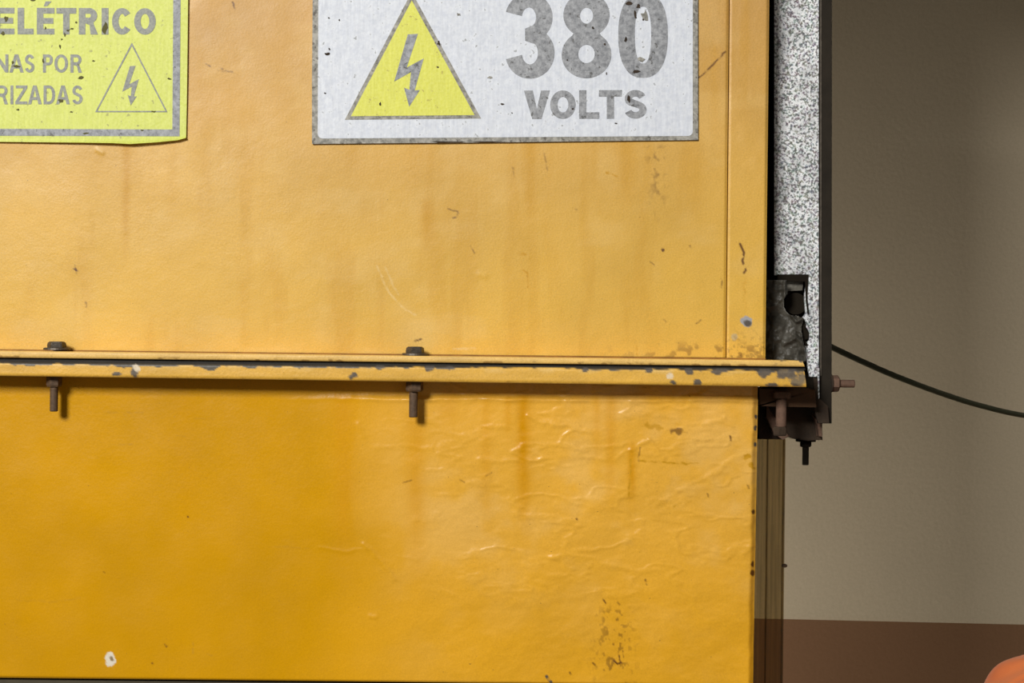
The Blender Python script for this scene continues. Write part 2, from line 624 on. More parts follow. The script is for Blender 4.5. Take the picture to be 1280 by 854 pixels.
def strip_h(X, Y, s, t):
    h = 0.0003 * fbm(X, Y, 12, 14, 63, 3)
    e = (1 - s) * 49  # pixels from the right edge
    return h - 0.0016 * (1 - ss(0, 4, e)) - 0.0006 * (1 - ss(0, 2, s * 49))


grid_slab('corner_strip', [(918.2, -640), (969, -640), (957, 450.3), (908.4, 447.6)], 0.0002, 0.02, 1.25, strip_h, strip_col, M['paint_top'], enc)
# bottom seam fillet and shell behind
pobj('seam_weld', [(-420, 431.5), (957, 448), (957, 452), (-420, 436)], -0.0016, 0.008, M['seam'], enc)
pobj('upper_shell', [(-420, -640), (967.5, -640), (956, 449), (-420, 434)], 0.0205, 0.34, M['deep'], enc)

LOW = np.array(lin((217, 157, 0)))
LOWC = np.array(lin((236, 172, 26)))  # right half, with the room's reflection mixed into the yellow
LOW_STREAKS = [(655, 500, 700, 9, 0.95), (636, 500, 560, 5, .5), (521, 520, 760, 11, .55), (608, 500, 700, 7, .4), (763, 500, 660, 7, .55), (790, 560, 650, 6, .8),
               (746, 500, 600, 5, .4), (430, 500, 760, 14, .5), (560, 490, 540, 12, .35), (232, 500, 700, 16, .15)]
LOW_TICKS = [([(135, 515.5), (146, 515.5)], 2.6, OCHRE, .75), ([(160, 516), (178, 516)], 3, OCHRE, .8), ([(242, 524), (270, 523)], 1.5, OCHRE, .7),
             ([(222, 545), (230, 546)], 2.4, OCHRE, .9), ([(148, 556), (166, 556)], 1.4, OCHRE, .8), ([(235, 646), (235.5, 646)], 1.8, BROWN, .9),
             ([(129, 715), (130, 716)], 1.8, BROWN, .5), ([(206, 806), (208, 809)], 2.2, BROWN, .7), ([(240, 803), (242, 817)], 1.8, OCHRE, .9),
             ([(190, 828), (191, 829)], 2, BROWN, .6), ([(260, 818), (266, 820)], 2, OCHRE, .9), ([(343, 683), (385, 686)], 1.6, OCHRE, .5),
             ([(20, 750), (60, 753), (100, 748)], 1.6, OCHRE, .5), ([(800, 576), (858, 580)], 1.6, OCHRE, .95), ([(858, 580), (872, 579)], 1.0, OCHRE, .6),
             ([(801, 560), (798, 576)], 1.4, BROWN, .5), ([(788, 575), (786, 620)], 1.6, OCHRE, .8), ([(912, 546), (913, 551)], 1.8, BROWN, .8),
             ([(574, 599), (580, 603)], 1.2, BROWN, .4), ([(608, 595), (614, 592)], 1.4, BROWN, .5), ([(720, 649), (721, 650)], 2, BROWN, .7),
             ([(504, 604), (514, 600)], 1.2, BROWN, .5), ([(884, 618), (886, 622)], 1.4, BROWN, .6), ([(935, 607), (936, 611)], 1.8, BROWN, .8), ([(806, 725), (809, 731)], 1.6, BROWN, .6),
             ([(754, 750), (757, 754)], 1.8, BROWN, .7), ([(772, 753), (775, 756)], 1.8, BROWN, .7), ([(768, 826), (772, 830), (776, 828), (774, 825)], 1.8, BROWN, .9),
             ([(772, 815), (774, 823)], 1.4, BROWN, .7), ([(778, 814), (779, 822)], 1.3, BROWN, .6), ([(683, 846), (689, 853)], 3, CHIP, .9),
             ([(741, 829), (745, 834)], 1.4, BROWN, .6), ([(713, 841), (714, 843)], 2, BROWN, .6), ([(842, 634), (850, 629)], 1.6, OCHRE, .6)]
RIDGES = [([(660, 520), (672, 528), (684, 529)], 2.2, .9), ([(690, 529), (712, 534), (735, 541)], 2.6, 1.0), ([(600, 573), (622, 579), (645, 576)], 2.2, .6), ([(665, 576), (720, 570), (760, 574)], 2.2, .5),
          ([(712, 545), (720, 560), (735, 574)], 4, .6), ([(790, 562), (812, 551), (830, 571)], 2.2, .9), ([(812, 551), (800, 543)], 2, .6), ([(862, 530), (885, 531), (905, 524)], 2.6, .7),
          ([(690, 698), (700, 693), (740, 698), (760, 706), (790, 712)], 2.4, .6), ([(745, 742), (770, 746), (790, 742)], 3, .6), ([(820, 632), (850, 612), (890, 592), (915, 575)], 2.4, .5),
          ([(455, 680), (480, 705), (492, 724)], 2.2, .8), ([(552, 738), (566, 744)], 3, .6), ([(930, 690), (940, 680)], 4, .8), ([(470, 560), (500, 556), (540, 560)], 2.6, .4),
          ([(448, 530), (455, 545)], 3, .5), ([(463, 770), (468, 772)], 2.5, .7), ([(770, 575), (790, 560)], 2.2, .5), ([(850, 548), (890, 550)], 2, .5), ([(400, 686), (440, 690), (460, 686)], 2.0, .3)]


def low_col(X, Y, s, t):
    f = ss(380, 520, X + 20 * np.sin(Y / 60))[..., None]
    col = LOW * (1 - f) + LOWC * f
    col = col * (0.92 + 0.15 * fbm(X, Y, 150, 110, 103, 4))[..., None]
    rg = ss(425, 560, X - 8 * np.sin(Y / 35)) * (1 - 0.75 * ss(640, 800, Y))  # mask of the painted reflection: pale right half, weaker lower down
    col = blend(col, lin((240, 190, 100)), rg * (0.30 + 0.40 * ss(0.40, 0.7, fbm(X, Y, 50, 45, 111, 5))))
    col = blend(col, lin((234, 176, 60)), 0.25 * ss(440, 446, X - 6 * np.sin(Y / 35)) * (1 - ss(450, 560, X)) * (1 - ss(620, 700, Y)))  # paler band along the left edge of the painted reflection
    col = streaks(col, X, Y, LOW_STREAKS, 141, lin((222, 155, 10)))
    col = ticks(col, X, Y, LOW_TICKS)
    n = fbm(X, Y, 5, 5, 151, 3) - 0.5
    for cx, cy, rx, ry in ((817, 533, 11, 5), (845, 539, 11, 4.5)):
        col = blend(col, OCHRE if cx < 830 else BROWN, 0.75 * (1 - ss(.7, 1.1, np.hypot((X - cx) / rx, (Y - cy) / ry) + n * 1.6)))
    for cx, cy in ((933, 571), (940, 581)):
        col = blend(col, OCHRE, 0.9 * (1 - ss(.7, 1.1, np.hypot((X - cx) / 5, (Y - cy) / 5) + n * 1.6)))
    for cx, cy in ((945, 521), (944.5, 556), (941, 706), (941, 717), (945, 535), (942, 640)):
        col = blend(col, CHIP if cy < 600 else BROWN, 1 - ss(.7, 1.1, np.hypot((X - cx) / 2.6, (Y - cy) / 3.6) + n * 1.4))
    m = np.exp(-((X - 768) / 22) ** 2) * ss(752, 770, Y)
    col = blend(col, BROWN, 0.6 * m * ss(0.62, 0.72, fbm(X, Y, 4, 6, 161, 2)))
    r = np.hypot((X - 138) / 1.0, (Y - 825) / 1.35) + n * 5
    col = blend(col, lin((236, 226, 206)), 1 - ss(6, 7.6, r))
    col = blend(col, lin((150, 130, 96)), 1 - ss(1.6, 3.2, np.hypot(X - 139.5, (Y - 824) / 1.3) + n * 4))
    col = blend(col, lin((176, 140, 74)), ss(846.5 + X * 0.011, 848.5 + X * 0.011, Y) * 0.6)
    return np.clip(col, 0, 1)


def low_h(X, Y, s, t):
    h = 0.0012 * (fbm(X, Y, 260, 180, 161, 3) - 0.5)
    rg = ss(420, 640, X)
    rn = 1 - np.abs(2 * fbm(X, Y * 1.6, 70, 50, 171, 4) - 1)
    h = h + rg * (0.0020 * (fbm(X, Y, 50, 32, 181, 5) - 0.5) + 0.0004 * ss(0.85, 1.0, rn) * (1 - ss(700, 800, Y)))
    h = h + 0.00025 * (0.3 + 0.7 * rg) * fbm(X, Y, 9, 7, 191, 3)
    for pts, wd, a in RIDGES:
        h = h + 0.00066 * a * np.exp(-(segdist(X + 5 * (fbm(X, Y, 12, 12, 205, 2) - .5), Y + 6 * (fbm(X, Y, 14, 14, 206, 2) - .5), pts) / (wd * 1.3)) ** 2) * (0.5 + fbm(X, Y, 20, 20, 207, 2))
    # bead along the top where the skin is folded and filled
    yl = 497 + 0.006 * X - 3 + 5 * (fbm(X, Y * 0, 36, 10, 201, 4) - 0.5)
    amp = 0.02 + 0.98 * ss(330, 560, X)
    h = h - 0.0016 * amp * (1 - ss(yl - 6, yl + 3, Y))
    h = h + 0.0009 * amp * np.exp(-((Y - yl - 2) / 3.0) ** 2) * (0.5 + fbm(X, Y, 14, 9, 211, 2))
    e = 948 - (Y - 490) * 0.0165 - X + 3 * (fbm(X * 0, Y, 10, 16, 221, 3) - 0.5)
    h = h - 0.004 * (1 - ss(-2, 8, e))
    b = 849 + X * 0.011 - Y
    return h - 0.002 * (1 - ss(0, 4, b))


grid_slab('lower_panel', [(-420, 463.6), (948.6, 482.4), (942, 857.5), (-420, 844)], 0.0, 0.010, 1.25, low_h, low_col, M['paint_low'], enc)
pobj('lower_shell', [(-420, 469.5), (945, 487), (939, 856), (-420, 842.5)], 0.0101, 0.34, M['deep'], enc)
bm = bmesh.new()
pa, pb = P(-420, 844, 0.02), P(930, 857.5, 0.02)
wbox(bm, pa.x, pb.x, 0.016, 0.33, 0.0, pb.z - 0.002)
obj('plinth', bm, M['plinth'], enc)
pobj('plinth_lip', [(-420, 845.8), (936, 859.5), (936, 868), (-420, 853.8)], 0.003, 0.016, M['plinth'], enc)

FY = -0.026     # front of the flange


def flo(x):      # height lines of the flange, in pixels
    return x * 0.0138


def fl_col_up(X, Y, s, t):
    col = np.ones(X.shape + (3,)) * np.array(lin((236, 192, 106)))
    col = col * (0.85 + 0.3 * fbm(X, Y, 30, 6, 301, 4))[..., None]
    col = blend(col, BROWN, 0.6 * ss(0.62, 0.7, fbm(X, Y, 12, 5, 311, 3)) * ss(0.4, 0.9, t))
    col = blend(col, BROWN, 0.8 * ss(0.985, 1, s * 0 + t))
    z = ss(960, 985, X)
    col = blend(col, CHIP, z * ss(0.5, 0.6, fbm(X, Y, 12, 6, 321, 3)))
    return col


def fl_h(X, Y, s, t):
    e = np.minimum(t, 1 - t) * 8
    return 0.0003 * fbm(X, Y, 20, 8, 331, 3) - 0.0008 * (1 - ss(0, 2, e))


grid_slab('upper_flange', [(-420, 433.4), (1003, 451.0), (1006, 458.6), (-420, 442.4)], FY, 0.03, 1.25, fl_h, fl_col_up, M['paint_flange'], enc)
pobj('gasket', [(-420, 442.4), (1006, 458.6), (1007, 462.5), (-420, 449.4)], FY + 0.0035, 0.03, M['gasket'], enc)


def fl_col_lo(X, Y, s, t):
    y = t * 18.5      # pixels below the upper edge of this face
    col = np.ones(X.shape + (3,)) * np.array(lin((230, 178, 70)))
    col = col * (0.85 + 0.3 * fbm(X, Y, 40, 10, 401, 4))[..., None]
    col = blend(col, PALE, 0.5 * ss(0.45, 0.7, fbm(X, Y, 30, 8, 411, 3)) * (1 - ss(3, 10, y)))
    rag = 1.4 + 11 * fbm(X, Y, 16, 9, 421, 3) ** 2 + 3.2 * ss(0.55, 0.75, fbm(X, Y * 0, 45, 9, 431, 2)) - 0.4
    rag = rag * (1 - 0.55 * ss(300, 420, X)) + 4.5 * np.exp(-((X - 165) / 16) ** 2) * 0.6
    m = 1 - ss(rag - 0.5, rag + 0.7, y)
    col = blend(col, lin((92, 86, 76)), m)
    col = blend(col, lin((58, 50, 38)), m * (1 - ss(1.0, 2.5, y)))
    pn = fbm(X, Y, 5, 5, 441, 3) - 0.5
    for cx, yy, rx, ry in ((146, 14, 6, 3), (167, 11, 6, 7), (442, 13, 6, 4), (731, 2.5, 5, 3), (810, 2, 6, 4), (841, 15, 5, 2.6), (873, 15, 5.5, 3.5), (955, 3, 9, 6), (862, 3, 5, 5), (898, 2.5, 12, 3.5),
                           (985, 4, 16, 6), (475, 2, 6, 3), (537, 2.5, 6, 3.5), (563, 2, 5, 3), (966, 17, 9, 2.5), (994, 14, 8, 4), (1003, 9, 6, 5)):
        m = 1 - ss(.75, 1.1, np.hypot((X - cx) / rx, (y - yy) / ry) + pn * 1.2)
        col = blend(col, CHIP, m * 0.95)
    for cx, yy in ((171, 7.5), (838, 9), (170, 5)):
        col = blend(col, lin((238, 220, 190)), 0.8 * (1 - ss(2.5, 4, np.hypot((X - cx) / 1.4, y - yy) + pn * 3)))
    z = ss(955, 1000, X)
    col = blend(col, lin((150, 128, 92)), 0.6 * z * ss(.45, .6, fbm(X, Y, 12, 6, 451, 3)))
    col = blend(col, BROWN, 0.6 * ss(17.0, 18.2, y + pn * 2))
    return col


def fl_h2(X, Y, s, t):
    y = t * 18.5
    e = np.minimum(y, 18.5 - y)
    return 0.0004 * fbm(X, Y, 26, 10, 431, 3) - 0.0012 * (1 - ss(0, 2.5, e)) + 0.0003 * ss(3, 4, y + 3 * fbm(X, Y, 8, 6, 461, 2))


grid_slab('lower_flange', [(-420, 448.1), (1005, 461.8), (1008, 484.0), (-420, 464.2)], FY, 0.045, 1.25, fl_h2, fl_col_lo, M['paint_flange'], enc)


# ------------------------------------------------------------------ bolts
def threaded(bm, c, r, h0, h1, axis='Z', pitch=0.0011):
    prof = [(r * 0.8, h0)]
    h = h0
    k = 0
    step = (pitch / 2) * (1 if h1 > h0 else -1)
    n = int(abs(h1 - h0) / (pitch / 2))
    for k in range(n):
        prof.append((r if k % 2 == 0 else r * 0.88, h0 + step * (k + 0.5)))
    prof.append((r * 0.8, h1))
    return lathe(bm, prof, 20, c, axis)


def hexnut(bm, c, r, h0, h1, axis='Z', phase=0.26):
    d = (h1 - h0)
    return lathe(bm, [(r * 0.86, h0), (r, h0 + 0.16 * d), (r, h1 - 0.16 * d), (r * 0.86, h1)], 6, c, axis, phase)


def flange_bolt(hx, sx, ytop, ywash, ynut0, ynut1, yend, label, headr, nutr, shr, nutdx=0):
    Yb = -0.0122
    b = empty('flange_bolt', (P(hx, 450, Yb).x, Yb, P(hx, 450, Yb).z), label, 'bolt', 'bolts through the long flange')
    hc = P(hx, 0, Yb)
    Z = lambda y, x=hx: P(x, y, Yb).z
    m = 1 / FPX * (CAM_D + Yb)
    X = P(hx, (ytop + ywash) / 2, Yb).x
    bm = bmesh.new()
    r = headr * m
    zt, zb = Z(ytop), Z(ywash)
    lathe(bm, [(r * 0.96, zb), (r, zb + 0.2 * (zt - zb)), (r * 1.0, zb + 0.7 * (zt - zb)), (r * 0.9, zt), (r * 0.55, zt + 0.0002)], 6, (X, Yb, 0), 'Z', 0.25)
    bmesh.ops.bevel(bm, geom=bm.edges[:], offset=0.0006, segments=2, affect='EDGES', clamp_overlap=True)
    obj('bolt_head', bm, M['bolt'], b)
    bm = bmesh.new()
    r = 16.5 * m
    rr = min(r, 0.0096)
    lathe(bm, [(rr, zb - 0.0006), (rr * 0.98, zb + 0.0009), (rr * 0.9, zb + 0.0012)], 32, (X, Yb, 0))
    for v in bm.verts:        # oval bearing plate, wider than deep
        v.co.x = X + (v.co.x - X) * (r / rr)
    obj('washer', bm, M['bolt'], b)
    Xs = P(sx, ynut1, Yb).x
    bm = bmesh.new()
    hexnut(bm, (P(sx + nutdx, ynut1, Yb).x, Yb, 0), nutr * m, Z(ynut0, sx), Z(ynut1, sx))
    obj('nut', bm, M['boltbrown'], b)
    bm = bmesh.new()
    threaded(bm, (Xs, Yb, 0), shr * m, Z(ynut1 - 3, sx), Z(yend, sx))
    obj('shank', bm, M['boltbrown'], b, True)
    return b


flange_bolt(71, 67.7, 427.2, 436.6, 469.8, 483.5, 514.5, 'dark steel bolt through the flange below the yellow sign, nearer the left edge', 12.0, 9.5, 5.3, 0)
flange_bolt(518.8, 517, 433.6, 443.4, 476, 489.5, 521.8, 'dark steel bolt through the flange below the white sign', 12.0, 11.2, 5.8, 1.2)

# ------------------------------------------------------------------ signs
def arc(cx, cy, rx, ry, a0, a1, n=14):
    return [(cx + rx * math.cos(math.radians(a0 + (a1 - a0) * i / n)), cy - ry * math.sin(math.radians(a0 + (a1 - a0) * i / n))) for i in range(n + 1)]


def stroke(pts, wd):
    """outline of a butt-ended stroke; wd may vary from point to point"""
    n = len(pts)
    Lp, Rp = [], []
    for i, (x, y) in enumerate(pts):
        x0, y0 = pts[max(i - 1, 0)]
        x1, y1 = pts[min(i + 1, n - 1)]
        dx, dy = x1 - x0, y1 - y0
        l = math.hypot(dx, dy) or 1
        # horizontal runs take the vertical thickness, vertical runs the horizontal one
        hw = math.hypot(dx / l * wd[1], dy / l * wd[0]) / 2
        nx, ny = -dy / l * hw, dx / l * hw
        Lp.append((x + nx, y + ny))
        Rp.append((x - nx, y - ny))
    return Lp + Rp[::-1]


def glyph(ch, x0, x1, y0, y1, tx, ty):
    """list of (outline, holes) for a grotesque capital in the box x0..x1, y0 (top)..y1 (baseline)"""
    W, Hh = x1 - x0, y1 - y0
    cx, cy = (x0 + x1) / 2, (y0 + y1) / 2
    if ch == 'E':
        m = ty
        a = cy - ty * 0.55
        return [([(x0, y0), (x1, y0), (x1, y0 + m), (x0 + tx, y0 + m), (x0 + tx, a), (x1 - W * .06, a), (x1 - W * .06, a + m), (x0 + tx, a + m), (x0 + tx, y1 - m), (x1, y1 - m), (x1, y1), (x0, y1)], [])]
    if ch == 'L':
        return [([(x0, y0), (x0 + tx, y0), (x0 + tx, y1 - ty), (x1, y1 - ty), (x1, y1), (x0, y1)], [])]
    if ch == 'T':
        return [([(x0, y0), (x1, y0), (x1, y0 + ty), (cx + tx / 2, y0 + ty), (cx + tx / 2, y1), (cx - tx / 2, y1), (cx - tx / 2, y0 + ty), (x0, y0 + ty)], [])]
    if ch == 'I':
        return [(rect(x0, y0, x1, y1), [])]
    if ch == 'Z':
        return [([(x0 + W * .05, y0), (x1, y0), (x1, y0 + ty * .9), (x0 + tx * 1.25, y1 - ty), (x1, y1 - ty), (x1, y1), (x0, y1), (x0, y1 - ty * .9), (x1 - tx * 1.25, y0 + ty), (x0 + W * .05, y0 + ty)], [])]
    if ch == 'V':
        return [([(x0, y0), (x0 + tx * 1.12, y0), (cx, y1 - ty * 1.5), (x1 - tx * 1.12, y0), (x1, y0), (cx + tx * .58, y1), (cx - tx * .58, y1)], [])]
    if ch == 'N':
        return [([(x0, y0), (x0 + tx, y0), (x1 - tx, y1 - Hh * .36), (x1 - tx, y0), (x1, y0), (x1, y1), (x1 - tx, y1), (x0 + tx, y0 + Hh * .36), (x0 + tx, y1), (x0, y1)], [])]
    if ch == 'A':
        h = tx * .58
        yb0, yb1 = y0 + Hh * .62, y0 + Hh * .62 + ty
        k = (W / 2 - tx * 1.1) / Hh      # inner slope
        return [([(cx - h, y0), (cx + h, y0), (x1, y1), (x1 - tx * 1.1, y1), (x1 - tx * 1.1 - (y1 - yb1) * (W / 2 - h) / Hh, yb1), (x0 + tx * 1.1 + (y1 - yb1) * (W / 2 - h) / Hh, yb1), (x0 + tx * 1.1, y1), (x0, y1)],
                 [[(cx, y0 + ty * 1.5), (x0 + tx * 1.1 + (y1 - yb0) * (W / 2 - h) / Hh, yb0), (x1 - tx * 1.1 - (y1 - yb0) * (W / 2 - h) / Hh, yb0)]])]
    if ch == '0':
        def sup(rx, ry, e):
            o_ = []
            for k in range(56):
                a = 2 * math.pi * k / 56
                c_, s_ = math.cos(a), math.sin(a)
                o_.append((cx + rx * math.copysign(abs(c_) ** e, c_), cy - ry * math.copysign(abs(s_) ** e, s_)))
            return o_
        return [(sup(W / 2, Hh / 2, 0.84), [sup(W / 2 - tx, Hh / 2 - ty, 0.84)])]
    if ch in 'O0':
        return [(arc(cx, cy, W / 2, Hh / 2, 0, 350, 35), [arc(cx, cy, W / 2 - tx, Hh / 2 - ty, 0, 350, 35)])]
    if ch == 'D':
        r = W * .52
        return [([(x0, y0)] + arc(x1 - r, cy, r, Hh / 2, 90, -90, 22) + [(x0, y1)],
                 [[(x0 + tx, y0 + ty)] + arc(x1 - r, cy, r - tx, Hh / 2 - ty, 90, -90, 22) + [(x0 + tx, y1 - ty)]])]
    if ch in 'PR':
        ym = y0 + Hh * (.58 if ch == 'R' else .60)
        r = W * .42
        xr = x1 if ch == 'P' else x1 - W * .04
        bowl = arc(xr - r, (y0 + ym) / 2, r, (ym - y0) / 2, 90, -90, 16)
        hole = [(x0 + tx, y0 + ty)] + arc(xr - r, (y0 + ym) / 2, max(r - tx, r * .2), (ym - y0) / 2 - ty, 90, -90, 12) + [(x0 + tx, ym - ty)]
        if ch == 'P':
            out = [(x0, y0)] + bowl + [(x0 + tx, ym), (x0 + tx, y1), (x0, y1)]
        else:
            out = [(x0, y0)] + bowl[:-3] + [(x1 - W * .22, ym + Hh * .04), (x1, y1), (x1 - tx * 1.15, y1), (cx + W * .06, ym + Hh * .06), (x0 + tx, ym), (x0 + tx, y1), (x0, y1)]
        return [(out, [hole])]
    if ch == 'C':
        c = arc(cx, cy, W / 2 - tx / 2, Hh / 2 - ty / 2, 38, 322, 32)
        return [(stroke(c, (tx, ty)), [])]
    if ch == 'S':
        rx, ry = W / 2 - tx / 2, (Hh - ty) / 4
        up = arc(cx, y0 + ty / 2 + ry, rx * .95, ry, 18, 215, 18)
        lo = arc(cx, y1 - ty / 2 - ry, rx, ry, 55, -165, 20)
        return [(stroke(up + lo, (tx, ty)), [])]
    if ch == '3':
        rx, ry = W / 2 - tx / 2, (Hh - ty) / 4
        up = arc(cx - W * .02, y0 + ty / 2 + ry * .96, rx * .94, ry * .96, 168, -62, 22)
        lo = arc(cx, y1 - ty / 2 - ry * 1.04, rx, ry * 1.04, 62, -168, 22)
        mid = [(cx + W * .02, (up[-1][1] + lo[0][1]) / 2)]
        a = arc(cx - W * .02, y0 + ty / 2 + ry * .96, rx * .94, ry * .96, 168, -50, 22)
        b = arc(cx, y1 - ty / 2 - ry * 1.04, rx, ry * 1.04, 50, -168, 22)
        # one outline: outer edge of both bowls, then the inner edge back
        def off(pts, sgn):
            out = []
            for i, (x, y) in enumerate(pts):
                xa, ya = pts[max(i - 1, 0)]
                xb, yb = pts[min(i + 1, len(pts) - 1)]
                dx, dy = xb - xa, yb - ya
                l = math.hypot(dx, dy)
                hw = math.hypot(dx / l * ty, dy / l * tx) / 2
                out.append((x - sgn * dy / l * -hw, y + sgn * dx / l * -hw))
            return out
        o = off(a, 1) + off(b, 1)
        ca = off(a, -1)
        cb = off(b, -1)
        ym = (a[-1][1] + b[0][1]) / 2
        ia = [q for q in ca if not (q[1] > ym - ty * .42)]
        ib = [q for q in cb if not (q[1] < ym + ty * .42)]
        nub = [(cx - W * .10, ym - ty * .42), (cx - W * .10, ym + ty * .42)]
        return [(o + ib[::-1] + nub[::-1] + ia[::-1], [])]
    if ch == '8':
        n = 60
        out = []
        ymid = y0 + Hh * .485
        r1, r2 = W / 2 * .93, W / 2
        c1, h1 = (y0 + ymid + Hh * .035) / 2, (ymid + Hh * .035 - y0) / 2
        c2, h2 = (y1 + ymid - Hh * .035) / 2, (y1 - ymid + Hh * .035) / 2
        R, Lf = [], []
        for i in range(n + 1):
            y = y0 + Hh * (0.5 - 0.5 * math.cos(math.pi * i / n))
            wv = 0
            for c, h, r in ((c1, h1, r1), (c2, h2, r2)):
                q = 1 - ((y - c) / h) ** 2
                if q > 0:
                    wv = max(wv, r * math.sqrt(q))
            R.append((cx + wv, y))
            Lf.append((cx - wv, y))
        out = R + Lf[::-1][1:-1]
        return [(out, [arc(cx, c1 + 1, r1 - tx, h1 - ty, 0, 350, 30), arc(cx, c2 - 1, r2 - tx, h2 - ty, 0, 350, 30)])]
    raise KeyError(ch)


def shear(pts, x0, y0, slope):
    return [(x, y + (x - x0) * slope) for x, y in pts]


def word(name, letters, y0, y1, tx, ty, Y0, Y1, mat, parent, slope=0.0, xs=0, extra=()):
    bm = bmesh.new()
    for ch, a, b, *tt in letters:
        ttx = tt[0] if tt else tx
        for out, holes in glyph(ch, a, b, y0, y1, ttx, ty):
            out = shear(out, xs, 0, slope)
            holes = [shear(h, xs, 0, slope) for h in holes]
            prism(bm, out, Y0, Y1, 0, holes)
    for e in extra:
        prism(bm, shear(e, xs, 0, slope), Y0, Y1)
    return obj(name, bm, mat, parent)


SH = -0.0022     # sign face
PR = SH - 0.00022
# --- yellow sign
ys = empty('yellow_warning_sign', P(100, 178, -0.001), 'pale yellow warning sign with grey border and lightning triangle, top left', 'sign')


def ysheet_h(X, Y, s, t):
    h = 0.0002 * fbm(X, Y, 40, 40, 501, 3)
    lift = np.exp(-((X - 165) / 55) ** 2) * ss(171, 177, Y) * 0.0022 + ss(226, 234, X) * 0.0005
    return (h + lift) * 1.0 - 0.0001


def ysheet_c(X, Y, s, t):
    return np.ones(X.shape + (3,))


# sheet outline with its slightly bulging bottom edge
out = [(-150, -142), (236.6, -142), (234.4, 60), (233.6, 120), (232.6, 172.3), (222, 175), (195, 177.6), (162, 179.8), (140, 178.6), (100, 178), (0, 177), (-150, 175.5)]
ysh = pobj('sign_sheet', out, SH, -0.0014, M['sign_yellow'], ys, 0.0)
bm = bmesh.new()      # the lower lip of the sheet curls forward
lip = [(-150, 171.5, 175.6), (0, 172.8, 177.2), (100, 173.4, 178.2), (140, 173.4, 178.8), (162, 173.0, 180.0), (195, 172.6, 177.9), (222, 171.6, 175.2), (232.4, 171, 172.4)]
rows = []
for x, ya, yb in lip:
    k = math.exp(-((x - 165) / 70) ** 2)
    ym = (ya + yb) / 2
    rows.append([bm.verts.new(P(x, ya, SH - 0.00005)), bm.verts.new(P(x, ym, SH - 0.0003 - 0.0006 * k)), bm.verts.new(P(x, yb, SH - 0.0006 - 0.0022 * k)), bm.verts.new(P(x, yb + 0.4, SH - 0.0002 - 0.0020 * k)), bm.verts.new(P(x, ya, SH + 0.0004))])
for a, b in zip(rows, rows[1:]):
    for k in range(5):
        bm.faces.new((a[k], b[k], b[(k + 1) % 5], a[(k + 1) % 5]))
bm.faces.new(rows[0])
bm.faces.new(rows[-1])
obj('curled_edge', bm, M['sign_yellow'], ys)
pobj('border', [(217.5, -142), (226.8, -142), (224.4, 170.4), (-150, 169.3), (-150, 160.4), (215.4, 161.8)], PR, SH + 0.0001, M['ink'], ys)
word('large_lettering', [('E', -8, 18), ('L', 22, 42), ('E', 46, 68), ('T', 70.5, 95.3), ('R', 98.5, 122.5), ('I', 127, 135.6), ('C', 140, 165.3), ('O', 167.6, 194.7)],
     9.6, 42.8, 8.2, 7.2, PR, SH + 0.0001, M['ink_warm'], ys, 0.003, 0, extra=[[(57, 1.5), (64.5, 1.5), (59, 7.5), (54.5, 7.5)]])
word('small_lettering', [('N', -7, 10.4), ('A', 11.6, 29.6), ('S', 31, 43), ('P', 53.6, 66), ('O', 68, 85), ('R', 88, 102.4)], 67.8, 90.6, 3.8, 3.6, PR, SH + 0.0001, M['ink_warm'], ys, 0.003)
word('small_lettering', [('R', -5, 10), ('I', 13, 16.6), ('Z', 19, 34.2), ('A', 34.8, 52.2), ('D', 54.4, 69), ('A', 70, 87.3), ('S', 90.2, 103.2)], 106.8, 130.4, 3.8, 3.6, PR, SH + 0.0001, M['ink_warm'], ys, 0.0)
tri = lambda a, b, c: [a, b, c]
pobj('triangle_outline', [(164.8, 53.2), (209.4, 140.3), (118.8, 140.3)], PR, SH + 0.0001, M['ink_warm'], ys, 0, [[(164.8, 57.4), (206.6, 138.6), (121.8, 138.6)]])
BOLT_SHAPE = [(583, 193), (640, 190), (577, 380), (673, 328), (622, 508), (651, 506), (591, 600), (562, 493), (592, 504), (601, 405), (507, 458)]


def bolt_shape(fx, fy, ox, oy):
    return [(ox + (x - 590) * fx, oy + (y - 190) * fy) for x, y in BOLT_SHAPE]


pobj('lightning_symbol', bolt_shape(0.125, 0.121, 163.2, 82.2), PR, SH + 0.0001, M['ink_warm'], ys)

# --- white sign
wsn = empty('voltage_sign', P(630, 178, -0.001), 'white voltage sign with 380 volts lettering and a yellow lightning triangle', 'sign')
pobj('sign_sheet', [(391.8, -142), (872.4, -142), (872.4, 60), (872.6, 175.0), (800, 175.8), (640, 177.8), (560, 178.6), (500, 178.9), (390, 180), (390, 100)], SH, -0.0012, M['sign_edge'], wsn)


def rr(x0, y0, x1, y1, x0b, y1b, r):
    # rounded lower corners; x0 top-left, x0b bottom-left, y1 left bottom, y1b right bottom
    return [(x0, y0), (x1, y0)] + arc(x1 - r, y1b - r, r, r, 0, -90, 6) + arc(x0b + r, y1 - r, r, r, -90, -180, 6)


